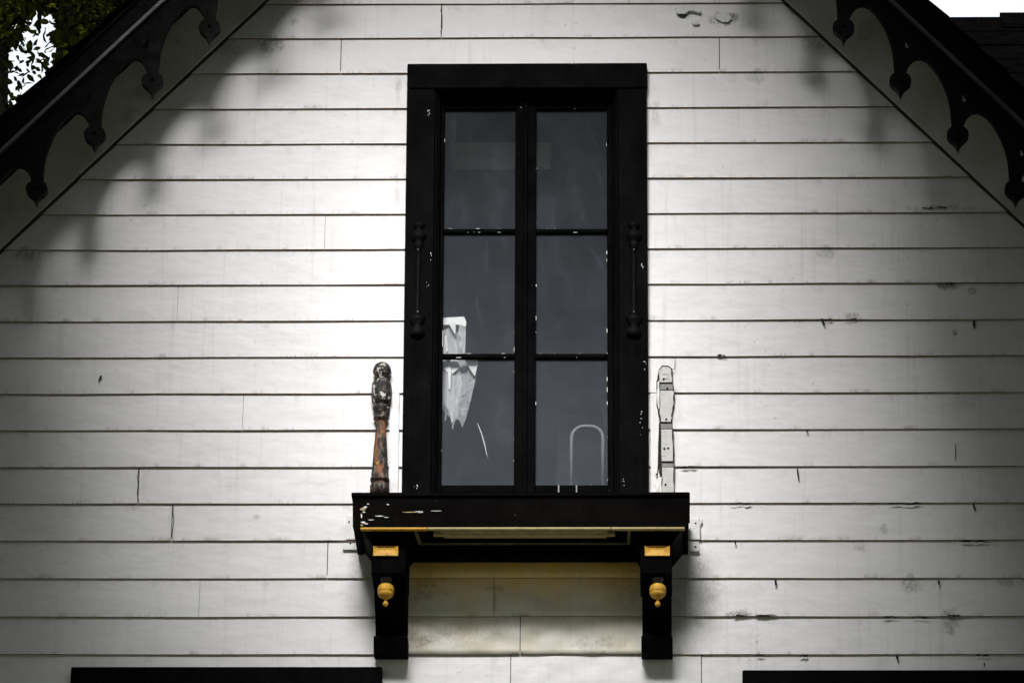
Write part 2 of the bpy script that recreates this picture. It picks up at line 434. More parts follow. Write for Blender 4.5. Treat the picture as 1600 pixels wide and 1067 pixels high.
def board(x0, x1, zt, zb, mat, row, dent=0, nx=None):
    """one clapboard: sloping face, butt edge, slight waves along its length"""
    L = x1-x0
    nx = nx or max(2, min(10, int(L/.35)))
    nz = 8 if dent else 1
    v, f, uv, fm = [], [], [], []
    up_ = .018
    for j in range(nz+1):
        t = j/nz
        for i in range(nx+1):
            x = x0+L*i/nx
            z = zt+up_+(zb-zt-up_)*t
            y = -.003-(.0138-.003)*t
            if t == 1: z += .0028*noise.noise(Vector((x*2.3, row*3.1, 0))); y += .003*noise.noise(Vector((x*1.7, row*5.3, 4)))
            if dent:
                nn = noise.noise(Vector((x*4.5, z*9, row)))+.8*noise.noise(Vector((x*13, z*22, row+3)))
                y += dent*(nn-.35)*math.sin(math.pi*min(1, max(0, t)))**.7
                y = min(y, -.0025)
            v.append((x, y, z)); uv.append((x, 1-t))
    W1 = nx+1
    for j in range(nz):
        for i in range(nx):
            a = j*W1+i; f.append((a, a+W1, a+W1+1, a+1)); fm.append(0)
    o = len(v); lastrow = nz*W1
    for i in range(W1):
        q = v[lastrow+i]; v.append((q[0], -.0005, q[2]+.0008)); uv.append((q[0], 0))
    for i in range(nx): f.append((lastrow+i, o+i, o+i+1, lastrow+i+1)); fm.append(1)
    for e in (0, nx):                               # end grain
        a, b_, c_ = e, lastrow+e, o+e
        v.append((v[a][0], -.0005, v[a][2])); uv.append((v[a][0], 1)); k = len(v)-1
        f.append((a, k, c_, b_) if e else (a, b_, c_, k)); fm.append(1)
    o_ = mk('clapboard', v, f, None, house, mats=[mat, M['edge']], fmat=fm, uvs=uv)
    if dent: o_.data.polygons.foreach_set('use_smooth', [q == 0 for q in fm])
    return o_

bx0, bx1 = W(612, 930).x, W(1024, 930).x            # between the brackets
for k in range(len(Z)-1):
    zt, zb = Z[k], Z[k+1]
    r = k-IDX0
    xl = max(-HW, rake_x(-1, zb)-.12); xr = min(HW+2*AX, rake_x(1, zb)+.12)
    if zb > La.z+1.0 or xr-xl < .2: continue
    FAINT = (278, 380, 312, 508)
    cuts = [W(j, (LY[r]+LY[r+1])/2 if 0 <= r < len(LY)-1 else 1045).x for j in JOINTS.get(r, [])]
    segs = [(xl, xr)]
    if zt > wz0+.02 and zb < wz1:
        segs = [(xl, wx0-.0), (wx1+.0, xr)]
    if r in (16, 17): segs = [(xl, bx0), (bx0, bx1), (bx1, xr)]
    if r == 15: segs = [(xl, bx0), (bx0, bx1), (bx1, xr)]
    if r >= 19:                                     # the two lower windows interrupt these rows
        u = [W(p, 1050).x for p in (120, 590, 1170, 1636)]
        segs = [(xl, u[0]), (u[1], u[2]), (u[3], xr)]
    out = []
    for a, b_ in segs:
        cs = [c for c in cuts if a+.03 < c < b_-.03]
        e = [a]+cs+[b_]
        for i in range(len(e)-1):
            g_ = .0008 if JOINTS.get(r, [0])[0] in FAINT else .0017
            out.append((e[i]+(g_ if i else 0), e[i+1]-(g_ if i < len(e)-2 else 0)))
    for a, b_ in out:
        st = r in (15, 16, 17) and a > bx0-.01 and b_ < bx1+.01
        board(a, b_, zt, zb, M['stained_bounce'] if st else siding_for(a, b_, zb, zt), k, dent=.011 if st else (.007 if r == 18 and a > bx0-.2 and b_ < bx1+.4 else 0), nx=40 if st or r == 18 else None)

# wall behind the boards (with the openings), side and back walls
lw = [(W(118, 1050).x, W(592, 1050).x), (W(1166, 1050).x, W(1640, 1050).x)]
lz1 = W(350, 1052).z; lz0 = lz1-1.75
PB0 = W(327, 43, -.48); apex = PB0.z+(AX-PB0.x)*.995+151*(W(800, 250, -.48)-W(800, 350, -.48)).z/100
eave = apex-HW-.05
outl = [(AX-HW, 0), (AX+HW, 0), (AX+HW, eave), (AX, apex+.0), (AX-HW, eave)]
rect = lambda a, b_, c, d: [(a, c), (b_, c), (b_, d), (a, d)]
front = prism('wall', [outl, rect(wx0, wx1, wz0, wz1)]+[rect(a+.03, b_-.03, lz0, lz1-.02) for a, b_ in lw], .0, .14, M['dark'], house)
box('wall', AX-HW, AX-HW+.14, .14, 9, 0, eave, M['wing'], house, 0)
box('wall', AX+HW-.14, AX+HW, .14, 9, 0, eave, M['wing'], house, 0)
prism('wall', [outl], 9, 9.14, M['wing'], house)
fz = W(820, 800).z-.25
box('floor', AX-HW+.15, AX+HW-.15, .15, 8.95, fz-.2, fz, M['floorb'], house, 0)
prism('partition', [[(AX-HW+.2, fz), (AX+HW-.2, fz), (AX+HW-.2, eave), (AX, apex-.1), (AX-HW+.2, eave)]], 2.6, 2.7, M['room'], house)

# lower wall below the built rows
zlow = Z[-1]
for a, b_ in ((-HW+AX, lw[0][0]-.02), (lw[0][1]+.02, lw[1][0]-.02)):
    box('lower_wall', a, b_, -.012, -.001, 0, zlow+.01, M['wing'], house, 0)

# frieze boards along the rake
for sd_, a, b_ in ((-1, La, Lb), (1, Ra, Rb)):
    d = (b_-a); d.y = 0; d.normalize()
    nrm = Vector((sd_*abs(d.z), 0, abs(d.x)))           # up and out
    t0 = -abs(a.x-AX)/abs(d.x)
    p0, p1 = a+d*t0, a+d*4.2
    # the mitre at the top is vertical
    yb0 = (327, 43) if sd_ < 0 else (1318, 43)
    pb = W(yb0[0], yb0[1], -.48); pzm = (W(800, 250, -.48)-W(800, 350, -.48)).z/100
    wd = (pb.z+152*pzm-(a.z+(b_.z-a.z)*(pb.x-a.x)/(b_.x-a.x)))*abs(d.x)
    q = [(p0.x, p0.z), (p1.x, p1.z), (p1.x+nrm.x*wd, p1.z+nrm.z*wd), (p0.x, p0.z+wd/abs(d.x))]
    prism('frieze_board', [q], -.036, -.0015, M['rake'], house)
    w2 = .008
    e = [(p0.x, p0.z-w2/abs(d.x)), (p1.x-nrm.x*w2, p1.z-nrm.z*w2), (p1.x+nrm.x*.004, p1.z+nrm.z*.004), (p0.x, p0.z+.004)]
    prism('dark_edge_strip', [e], -.026, -.0015, M['flash'], house)  # solid dark strip along the lower edge of the frieze board

# ---------------------------------------------------------------- bargeboards with scallops and pendants
YB = -.48
PXM = (W(901, 300, YB)-W(801, 300, YB)).x/100           # metres per pixel across
PZM = (W(800, 250, YB)-W(800, 350, YB)).z/100           # and up
arch = [(9.5,10), (10,26), (11.5,46), (16,64), (22,80), (30,95), (38,106), (47,115), (57,119.5), (66,118.5), (73,113), (78,105), (80.2,97), (80.5,93)]
pend = [(9.5,11), (13,9), (16,5), (17.2,0), (16,-4.5), (12,-9.5), (7,-13), (4,-16.5), (2,-21), (0,-26)]
for sd_, first, last in ((-1, (327, 43), (57, 295)), (1, (1318, 43), (1587, 295))):
    P0, P1 = W(first[0], first[1], YB), W(last[0], last[1], YB)
    dv = (P0-P1)/3; dv.y = 0                            # one scallop uphill
    m = -sd_                                            # uphill direction in x
    bb = empty('bargeboard', P0)
    bb.parent = house; bb.location = P0-LOC[house.name]
    bb['label'] = 'dark scalloped bargeboard on the %s slope' % ('left' if sd_ < 0 else 'right')
    slope = abs(dv.z/dv.x); SPX = abs(dv.x)/PXM; SPZ = dv.z/PZM
    fx, fz_ = SPX/90, SPZ/84
    def loc(x, y): return (P0.x+m*x*PXM, P0.z+y*PZM)
    if sd_ < 0: ar = [(x*fx, y*fz_) for x, y in arch]
    else: ar = [(x*fx, y*fz_) for x, y in arch]
    H = 112
    outer = [(0,10)]+ar+[(SPX,SPZ+10), (SPX,SPZ+H), (0,H)]
    tri = [(SPX-18,SPZ+53), (SPX-8,SPZ+68), (SPX-9,SPZ+51)]
    sc0 = prism('scallop', [[loc(*p) for p in outer], [loc(*p) for p in tri]], YB, YB+.03, M['barge'], bb)
    pl = pend+[(-x, y) for x, y in pend[::-1][1:]]
    hole = [(3.4*math.cos(a*math.pi/5), 3.4*math.sin(a*math.pi/5)) for a in range(10)]
    pd0 = prism('pendant', [[loc(*p) for p in pl], [loc(*p) for p in hole]], YB-.006, YB+.036, M['barge'], bb)
    nup = int(abs(P0.x-AX)/abs(dv.x)+.5)
    for i in list(range(-9, 0))+list(range(1, nup+1)):
        off = dv*i
        if i < nup: clone(sc0, off, bb)
        clone(pd0, off, bb)
    # boards above the scallops: verge strip, fascia, roof edge
    sa = (AX-P0.x)/dv.x; sl = -9.4
    A, B = P0+dv*sl, P0+dv*sa
    def band(h0, h1): return [(A.x, A.z+h0*PZM), (B.x, B.z+h0*PZM), (B.x, B.z+h1*PZM), (A.x, A.z+h1*PZM)]
    prism('moulding', [band(110, 117)], YB-.022, YB+.05, M['strip'], bb)
    prism('fascia', [band(117.3, 150)], YB-.014, YB+.04, M['barge'], bb)
    # roof slab with stepped shingle edge
    ro = prism('roof', [band(150.3, 158)], YB-.03, 9.6, M['barge'], house)
    # shingle courses
    n = 30; Lr = (B-A).length; ud = (B-A).normalized()
    nr = Vector((sd_*abs(ud.z), 0, abs(ud.x)))
    base0 = Vector((A.x, 0, A.z+158*PZM))
    for i in range(n):
        a_ = base0+ud*(Lr*i/n); b_ = base0+ud*(Lr*min(n, i+1.15)/n)
        q = [(a_.x+nr.x*.002, a_.z+nr.z*.002), (b_.x+nr.x*.0, b_.z+nr.z*.0), (b_.x+nr.x*.008, b_.z+nr.z*.008), (a_.x+nr.x*.022, a_.z+nr.z*.022)]
        prism('shingle_course', [q], YB-.045-.012*random.random(), 9.65, M['shingle'], ro)

# ---------------------------------------------------------------- rear wing roof (right)
YW = 4.2
rz = W(1520, 27, YW).z
x0w, x1w = AX+1.2, AX+9
wing_roof = empty('wing_roof', (x0w, YW, rz-3)); wing_roof.parent = house; wing_roof.location = LOC['wing_roof']-LOC[house.name]
n = 18; run = 3.3
for i in range(n):
    ya, yb = YW-run*(i+1.12)/n, YW-run*i/n
    za, zb = rz-run*(i+1.12)/n*.9, rz-run*i/n*.9
    xprism('shingle_course', [(ya, za), (yb, zb), (yb, zb-.012), (ya, za-.03)], x0w, x1w, M['shingle'], wing_roof, 0)
xprism('rear_slope', [(YW, rz-.005), (YW+run, rz-run*.9), (YW+run, rz-run*.9-.06), (YW, rz-.065)], x0w, x1w, M['shingle'], wing_roof, 0)
rc0 = W(1562, 20, YW)
for i in range(7):
    xa = rc0.x+i*.62
    xprism('ridge_cap', [(YW-.16, rc0.z-.135), (YW, rc0.z), (YW+.16, rc0.z-.135), (YW+.16, rc0.z-.16), (YW, rc0.z-.025), (YW-.16, rc0.z-.16)], xa, xa+.64, M['shingle'], wing_roof, 0)
box('wall', x0w+2.7, x1w-.3, YW-2.6, YW+2.6, 0, rz-run*.9+.4, M['wing'], house, 0)

# ---------------------------------------------------------------- main window
win = empty('window', W(820, 770, -.05)); win.parent = house; win.location = LOC[win.name]-LOC[house.name]
win['label'] = 'tall black framed casement window in the gable'
pbox('casing', 632, 677, 138.6, 771, -.046, -.0005, M['black'], win, .003)
pbox('casing', 966.5, 1012, 138.6, 771, -.046, -.0005, M['black'], win, .003)
pbox('head_casing', 632, 1013, 99, 138, -.053, -.0005, M['black'], win, .004)
pbox('casing_bead', 677.4, 681, 139, 771, -.034, .12, M['sash'], win, .001)
pbox('casing_bead', 962.5, 966.1, 139, 771, -.034, .12, M['sash'], win, .001)
pbox('jamb', 681.3, 685, 139, 773, -.006, .13, M['sash'], win, .001)
pbox('jamb', 958.8, 962.2, 139, 773, -.006, .13, M['sash'], win, .001)
pbox('head_jamb', 681.4, 962.1, 139, 147.5, -.008, .13, M['sash'], win, .001)
pbox('stool', 681.4, 962.1, 769, 777, -.04, .13, M['sash'], win, .001)
YS0, YS1 = .030, .066
for (a, b_, c, d) in ((685.3, 692.6, 804.2, 819.6), (821, 837.4, 948.6, 958.5)):
    pbox('stile', a, b_, 148, 769, YS0, YS1, M['sash'], win, .003)
    pbox('stile', c, d, 148, 769, YS0, YS1, M['sash'], win, .003)
    pbox('top_rail', b_+.1, c-.1, 148, 170, YS0+.001, YS1-.001, M['sash'], win, .003)
    pbox('bottom_rail', b_+.1, c-.1, 757.5, 769, YS0+.001, YS1-.001, M['sash'], win, .003)
    for y0, y1 in ((357.5, 363.5), (552.3, 558.8)):
        pbox('muntin', b_+.1, c-.1, y0, y1, YS0+.004, YS1-.004, M['sash'], win, .003)
    for y0, y1 in ((170, 357.5), (363.5, 552.3), (558.8, 757.5)):
        pbox('pane', b_-.6, c+.6, y0-.6, y1+.6, .049, .052, M['glass'], win, 0)
pbox('astragal', 817, 824, 148, 769, .016, .0295, M['sash'], win, .003)
# flecks of bare putty round the panes
rnd = random.Random(3)
for i in range(26):
    e = rnd.choice([692.8, 803.8, 837.8, 948.2]); y = rnd.uniform(172, 756); h = 1+7*rnd.random()**3*(3 if rnd.random() < .12 else 1)
    w = rnd.uniform(.2, .55)
    pbox('putty_fleck', e-w, e+w, y, y+h, .0285-.001*rnd.random(), .0302, M['caulk'], win, 0)
for i in range(20):
    x0, x1 = rnd.choice([(693, 803), (838, 948)]); x = rnd.uniform(x0, x1-4); y = rnd.choice([357.3, 363.2, 552.2, 558.4, 757, 170.2])
    pbox('putty_fleck', x, x+1+8*rnd.random()**3, y-.25, y+rnd.uniform(.05, .35), .0325-.001*rnd.random(), .0342, M['caulk'], win, 0)
# chips in the casing paint
for cx, cy, n, sx, sy in ((669, 175, 6, 3, 9), (668, 445, 4, 3, 6), (1002, 660, 9, 2, 22), (1003, 420, 5, 2, 8), (1008, 572, 5, 1.6, 8), (652, 790-30, 4, 6, 4), (973, 752, 4, 2, 8), (813, 154, 3, 1, 3), (673, 400, 4, 1, 10), (893, 100.5, 3, 8, .5), (656, 770, 4, 3, 2)):
    for i in range(n):
        x, y = cx+rnd.uniform(-sx, sx), cy+rnd.uniform(-sy, sy); r_ = rnd.uniform(.3, .95)
        pts = [(W(x+r_*math.cos(a)*rnd.uniform(.4, 1), y+1.6*r_*math.sin(a)*rnd.uniform(.5, 1.2), -.047)) for a in [q*1.05 for q in range(6)]]
        Yf = -.0470 if cy > 139 else -.0545
        if cy == 154: Yf = .0285
        prism('paint_chip', [[(p.x, p.z) for p in pts]], Yf, Yf+.0013, M['caulk'], win)

# cast drops on the two jambs
prof = [(1,93), (9,92), (10,88), (6,84), (5,80), (11.5,76), (12.5,71), (10,66), (6.5,63.5), (8.5,60), (7,54), (4.5,50), (3.6,44), (4.2,20), (3.4,0), (4.2,-20), (3.6,-42), (5,-46), (5,-52), (7,-54), (13.5,-56), (12,-62), (6.5,-69), (7.5,-72), (11.5,-76), (12.5,-82), (10,-86), (2,-87)]
for x in (653, 990.5):
    c = W(x, 440, -.047)
    d = lathe('drop_ornament', c, [(r*PXM, z*PZM) for r, z in prof], M['iron'], win, 16, 0, .75)
    for dy in (-50, 47):
        s_ = W(x, 440+dy, -.066)
        lathe('screw', s_, [(.0008, .0035), (.003, .002), (.003, -.002), (.0008, -.0035)], M['metal'], d, 8)

# ---------------------------------------------------------------- sill shelf on brackets
YF = -.37
sh = empty('sill_shelf', W(813, 822, YF)); sh.parent = house; sh.location = LOC[sh.name]-LOC[house.name]
sh['label'] = 'black shelf under the window on two brackets with yellow drops'
pbox('top_board', 549, 1078, 768.5, 774.5, YF-.012, -.048, M['shelf'], sh, .003, lean=False)
fa = pbox('fascia', 551, 1076, 774.8, 822.5, YF, YF+.03, M['shelf'], sh, .003, lean=False)
zt_f, zb_f = W(813, 774.8, YF).z, W(813, 822.5, YF).z
xl_f, xr_f = W(551, 800, YF).x, W(1076, 800, YF).x
box('end_board', xl_f+.002, xl_f+.03, YF+.0305, -.021, zb_f+.002, zt_f-.001, M['shelf'], sh)
box('end_board', xr_f-.03, xr_f-.002, YF+.0305, -.021, zb_f+.002, zt_f-.001, M['shelf'], sh)
zso = zb_f+.012
box('soffit', xl_f+.0305, xr_f-.0305, YF+.0305, -.021, zso, zso+.02, M['shelf'], sh, 0)
xa, xb = W(563, 826, YF).x, W(1070, 826, YF).x
xm0, xm1 = W(667, 826, YF).x, W(955, 826, YF).x
box('bead', xa, xm0-.001, YF+.002, YF+.024, zb_f-.011, zb_f-.0005, M['yellow'], sh, .002)
box('bead', xm0+.001, xm1-.001, YF+.002, YF+.024, zb_f-.0105, zb_f-.0005, M['gold'], sh, .002)
box('bead', xm1+.001, xb, YF+.002, YF+.024, zb_f-.011, zb_f-.0005, M['gold'], sh, .002)
# raised panel under the shelf, in two stepped strips
for (p0, p1, ya, yb, dz) in ((688, 950, -.300, -.2805, .010), (677, 961, -.28, -.2555, .016), (693, 948, -.255, -.228, .012)):
    box('panel_strip', W(p0, 835, ya).x, W(p1, 835, ya).x, ya, yb, zso-dz, zso+.001, M['gold'], sh, .003)
YL = -.135
zr = W(813, 873.8, YL).z
box('ledger', W(637.5, 860, YL).x, W(999, 860, YL).x, YL, YL+.04, zr, zso-.0005, M['sash'], sh)
box('bead', W(655, 850, YL).x, W(984, 850, YL).x, YL-.011, YL-.0005, zso-.008, zso+.001, M['dullgold'], sh, .002)
for (p0, p1) in ((647, 657), (983.5, 982)):
    u0, u1 = W(p0, 828, -.335).x, W(p1, 850, YL).x
    c8 = [(u0-.007, -.338, zso-.012), (u0+.007, -.338, zso-.012), (u0+.007, -.338, zso), (u0-.007, -.338, zso), (u1-.007, YL-.0115, zso-.012), (u1+.007, YL-.0115, zso-.012), (u1+.007, YL-.0115, zso), (u1-.007, YL-.0115, zso)]
    hexa('bead', c8, M['dullgold'], sh, .002)
# scuffs of old paint on the fascia's left end
for (x, y, w, h) in ((567, 795, 5, 3.2), (571, 792, 4, 1.6), (569, 800, 3, 1.2), (567.5, 816, 4.5, 2.4), (572, 818, 4, 1.4), (565, 806, 1.5, 5), (592, 806, 10, .8), (604, 808, 6, .7), (646, 800, 22, .8), (654, 799.5, 8, 1.5), (682, 798, 10, .5), (575, 787, 2.5, 1.2), (606, 788, 3, 1), (580, 812, 6, .6), (565, 820, 3, 1.6)):
    n = 9; pts = []
    for q in range(n):
        a = 2*math.pi*q/n; p = W(x+w*math.cos(a)*rnd.uniform(.5, 1.1), y+h*math.sin(a)*rnd.uniform(.4, 1.1), YF); pts.append((p.x, p.z))
    prism('paint_scuff', [pts], YF-.0014, YF+.0004, M['caulk'] if rnd.random() < .75 else M['gold'], sh)

def bracket(hx0, hx1, t0, t1, b0, b1, cx):
    br = empty('bracket', W((b0+b1)/2, 1028, -.1)); br.parent = house; br.location = LOC[br.name]-LOC[house.name]
    x0, x1 = W(b0, 900, -.3).x, W(b1, 900, -.3).x
    zh = W(cx, 848, -.31).z
    T0, T1 = W(t0, 826, -.335).x, W(t1, 826, -.335).x
    c8 = [(x0-.004, -.312, zh), (x1+.004, -.312, zh), (T1, -.338, zso-.001), (T0, -.338, zso-.001), (x0-.004, -.021, zh), (x1+.004, -.021, zh), (T1, -.021, zso-.001), (T0, -.021, zso-.001)]
    hexa('bracket_head', c8, M['sash'], br, .003)
    z1, z2 = zh-.0005, W(cx, 897, -.3).z
    zbm = W(cx, 1018, -.12).z; zbl = W(cx, 992, -.12).z
    def zz(p, Y): return W(cx, p, Y).z
    # upper block, then the scrolled leg
    box('bracket_block', x0, x1, -.305, -.021, z2, z1, M['sash'], br, .003)
    prof = [(-.021, z2-.0005), (-.20, z2-.0005), (-.205, z2-.03)]
    zmid = zbl
    for i in range(11):
        t = i/10; z = z2-.03+(zmid-z2+.03)*t
        prof.append((-.205+.125*math.sin(t*math.pi/2)**1.2-.022*math.sin(t*math.pi*2), z))
    prof += [(-.021, zmid)]
    xprism('bracket_leg', prof, x0+.008, x1-.002, M['sash'], br, .002)
    fr_ = [(-.021, zbl-.0005), (-.115, zbl-.0005), (-.122, zbl-.012), (-.112, zbl-.05), (-.105, zbm), (-.021, zbm)]
    xprism('bracket_foot', fr_, x0+.004, x1+.002, M['sash'], br, .002)
    # yellow recessed panel
    def rc(a, b_, c, d, Y): return [W(a, d, Y), W(b_, d, Y), W(b_, c, Y), W(a, c, Y)]
    o4 = rc(cx-19.5, cx+19.5, 852.5, 867.5, -.316); i4 = rc(cx-12, cx+12, 853.5, 859, -.309)
    for p in o4: p.z = (o4[0].z if p in o4[:2] else o4[2].z)
    b4 = [Vector((p.x, -.304, p.z)) for p in o4]
    v = o4+i4+b4
    f = [(0,1,5,4), (1,2,6,5), (2,3,7,6), (3,0,4,7), (4,5,6,7)]+[(i, i+8, (i+1) % 4+8, (i+1) % 4) for i in range(4)]
    pn = mk('inlay_panel', v, f, M['yellow'], br)
    pn['label'] = 'small yellow recessed panel'
    # turned drop
    c = W(cx+.6, 912.5, -.25)
    k, kz = PXM, PZM
    top = (z2-c.z)/kz
    lathe('drop_cap', c, [(9.2*k, top*kz), (9.2*k, 8*kz), (8*k, 5*kz), (6.5*k, 3*kz), (6.2*k, .3*kz)], M['strip'], br, 20)
    dr = lathe('drop', c, [(6*k, .2*kz), (9.5*k, -.6*kz), (12*k, -3.5*kz), (12.9*k, -8*kz), (12.9*k, -11.5*kz), (12.2*k, -12.2*kz), (12.2*k, -13*kz), (12.4*k, -13.6*kz), (11*k, -17.5*kz), (7.5*k, -20*kz), (4*k, -21.3*kz), (2*k, -23.3*kz), (1.7*k, -24.6*kz), (3*k, -26*kz), (4.3*k, -28.5*kz), (4*k, -30.8*kz), (2.4*k, -32.6*kz), (.5*k, -33.2*kz)], M['yellow'], br, 24)
    dr['label'] = 'turned yellow drop'
    return br
b = bracket(565, 650, 563, 650, 580, 634, 602.5); b['label'] = 'left black bracket with a yellow drop'
b = bracket(984, 1068, 984, 1069, 1000, 1050, 1027); b['label'] = 'right black bracket with a yellow drop'

# ---------------------------------------------------------------- balusters against the wall
pbox('backing_board', 612, 626.5, 614, 771, -.0235, -.001, M['siding'], house, .001)
pbox('backing_board', 1015, 1031, 614, 771, -.0235, -.001, M['siding'], house, .001)
sc = 1/3.557
bp_ = [(3,99), (22,102), (37,111), (46,124), (51,142), (51,154), (44,168), (33,178), (27,186), (27,193), (43,196), (45,202), (44,207), (51,212), (56,222), (57,250), (58,290), (55,314), (48,326), (38,333), (37,340), (48,343), (49,352), (45,362), (37,380), (28,392), (27,399), (42,401), (44,407), (42,413), (29,417), (27,424), (29,460), (33,520), (38,580), (43,650), (46,715), (47,730), (52,736), (55,743), (52,750), (40,754), (40,762), (51,768), (54,776), (54,826)]
c = W(594.5, 700, -.035)
ba = lathe('baluster', c, [(r*sc*PXM, (700-(540+y*sc))*PZM) for r, y in bp_], M['baluster'], house, 24, .10)
ba['label'] = 'weathered half baluster with peeling paint left of the window'
# the scar where its twin was
scar = empty('baluster_scar', W(1041, 770, -.03)); scar.parent = house; scar.location = LOC[scar.name]-LOC[house.name]
scar['label'] = 'pale scar of a missing baluster right of the window'
def jag(pts, amp, n, seed):
    r2 = random.Random(seed); out = []
    for i, (a, b_) in enumerate(zip(pts, pts[1:]+pts[:1])):
        for q in range(n):
            t = q/n; out.append((a[0]+(b_[0]-a[0])*t+(r2.uniform(-amp, amp) if q else 0), a[1]+(b_[1]-a[1])*t))
    return out
def pprism(name, pts, Y0, Y1, mat, par):
    return prism(name, [[(lambda p: (p.x, p.z))(W(x, y, Y0)) for x, y in pts]], Y0, Y1, mat, par)
outline = jag([(1029,578), (1034,571), (1044,571), (1051,577), (1051,598), (1053.5,612), (1053.5,630), (1050,648), (1050,660), (1052,672), (1053.5,720), (1054,771), (1030.5,771), (1031,742), (1028.5,728), (1029.5,662), (1029.5,652), (1026,635), (1025.5,600), (1027,588)], .7, 3, 5)
pprism('crack_outline', outline, -.0265, -.002, M['flash'], scar)
pcs = [('wood_block', [(1030,578), (1035,573), (1044,573), (1049,578), (1049.5,597), (1031,597)], 'pale'),
       ('wood_block', [(1032,600), (1051,600), (1051.5,608.5), (1032,608.5)], 'grey'),
       ('wood_block', [(1032,610), (1052,610), (1052.5,628), (1049,646), (1048.5,658.5), (1032.5,658.5), (1031,640)], 'pale'),
       ('wood_block', [(1027,597), (1030.5,592), (1030.5,636), (1029.5,640), (1027.2,628)], 'caulk'),
       ('wood_block', [(1032,662), (1049,662), (1050,669), (1032.5,669)], 'grey'),
       ('wood_block', [(1033,670.5), (1050,670.5), (1051.5,720), (1034,720)], 'pale'),
       ('wood_block', [(1034,723.5), (1052.5,723.5), (1052.5,729), (1034,729)], 'grey'),
       ('wood_block', [(1034.5,730), (1052.5,730), (1052.5,771), (1035,771)], 'pale'),
       ('wood_block', [(1030.5,745), (1034,745), (1034.2,771), (1030.5,771)], 'caulk')]
for i, (nm, pts, mm) in enumerate(pcs):
    pprism(nm, jag(pts, .9, 4, 20+i), -.031-.001*(i % 3), -.004, M[mm], scar)
r3 = random.Random(11)
for y in [584, 591, 616, 674, 681, 685, 693, 699, 712]:
    a = 1033+r3.uniform(0, 6); b_ = a+r3.uniform(5, 11)
    pprism('saw_line', [(a, y), (b_, y+r3.uniform(-.5, .5)), (b_, y+.5), (a, y+.6)], -.0332, -.03, M['saw'], scar)
for x, y in ((1037, 592), (1041, 655), (1038, 701), (1044, 700), (1040, 757), (1026, 741), (1043, 607)):
    lathe('nail', W(x, y, -.033), [(.001, .004), (.004, .003), (.004, -.003), (.001, -.004)], M['iron'], scar, 8)
tube('crack', [W(1055, 559, -.021), W(1054.5, 570, -.021), W(1054, 576, -.022), W(1051, 577, -.022)], .0012, M['flash'], scar, 5)
tube('crack', [W(1031, 664, -.026), W(1029.5, 690, -.026), W(1029, 725, -.026), W(1027, 742, -.026)], [.002, .0035, .004, .0015], M['flash'], scar, 5)

# white mounting tabs at the ends of the shelf
for (x0, x1, y0, y1, hx, hy) in ((541, 556, 806, 842, 545.5, 815), (536, 572, 848, 858, 547.5, 848.5), (1074, 1094, 811, 842, 1087, 817), (1070, 1092, 846, 860, 1087, 854)):
    tb = pprism('mounting_tab', jag([(x0, y0), (x1, y0), (x1, y1), (x0, y1)], .8, 4, int(x0)), -.0195, -.002, M['caulk'], house)
    lathe('screw', W(hx, hy, -.0198), [(.0005, .004), (.0036, .002), (.0036, -.002), (.0005, -.004)], M['iron'], tb, 8)
tube('caulk_seam', [W(1093, 809, -.022), W(1096, 813, -.022), W(1093.5, 820, -.022), W(1094.5, 842, -.022)], [.004, .006, .003, .002], M['caulk'], house, 6)
tube('caulk_seam', [W(1093, 858, -.022), W(1090, 861, -.022), W(1078, 860, -.022)], [.004, .004, .002], M['caulk'], house, 6)

# peeling paint, cracks, mud and cobweb clots on the boards
def flake(pts, Y0, Y1, mat='caulk'): return pprism('paint_flake', jag(pts, .9, 3, int(pts[0][0])), Y0, Y1, M[mat], house)
flake([(1056,18), (1062,10), (1074,8), (1088,10), (1096,16), (1094,20), (1083,17), (1076,17), (1070,22), (1060,22)], -.026, -.008)
flake([(1081,36), (1086,33), (1093,34), (1092,38), (1084,39)], -.024, -.01)
flake([(1118,23), (1128,21), (1139,23), (1143,28), (1137,35), (1128,34), (1119,29)], -.022, -.010)
pprism('crack', jag([(1060,23), (1072,23), (1070,25.5), (1063,25)], .5, 3, 4), -.022, -.012, M['flash'], house)
for pts in ([(217,731), (215,745), (216,757), (214.5,770), (217,784)], [(271,788), (270,800), (272,812), (269.5,828), (268.5,841)], [(690,8), (689,18), (691,24), (690.5,44), (688.5,50), (690,57)]):
    tube('crack', [W(x, y, -.0155-.004*(i/4)) for i, (x, y) in enumerate(pts)], [.001, .0019, .001, .0016, .001, .001][:len(pts)], M['flash'], house, 5)
for (x, y, l, tilt, w) in ((1212,910,8,0,1.6), (1246,741,18,2,1.1), (1522,507,11,0,1.8), (1521,792,11,3,1.6), (1467,910,6,0,1.6), (1493,706,26,0,.5), (1402,1027,5,0,2), (1149,848,5,0,1.2), (158,591,8,-4,1.4), (1380,827,0,0,0), (1538,1038,6,0,1), (1261,673,5,0,1.2), (1284,503,10,5,1.4), (330,581,0,0,0)):
    if l: tube('dirt_clump', [W(x, y-l/2, -.018), W(x+tilt*.4, y, -.020), W(x+tilt, y+l/2, -.019)], [w*PXM, w*PXM*1.1, w*PXM*.6], M['debris'], house, 6)
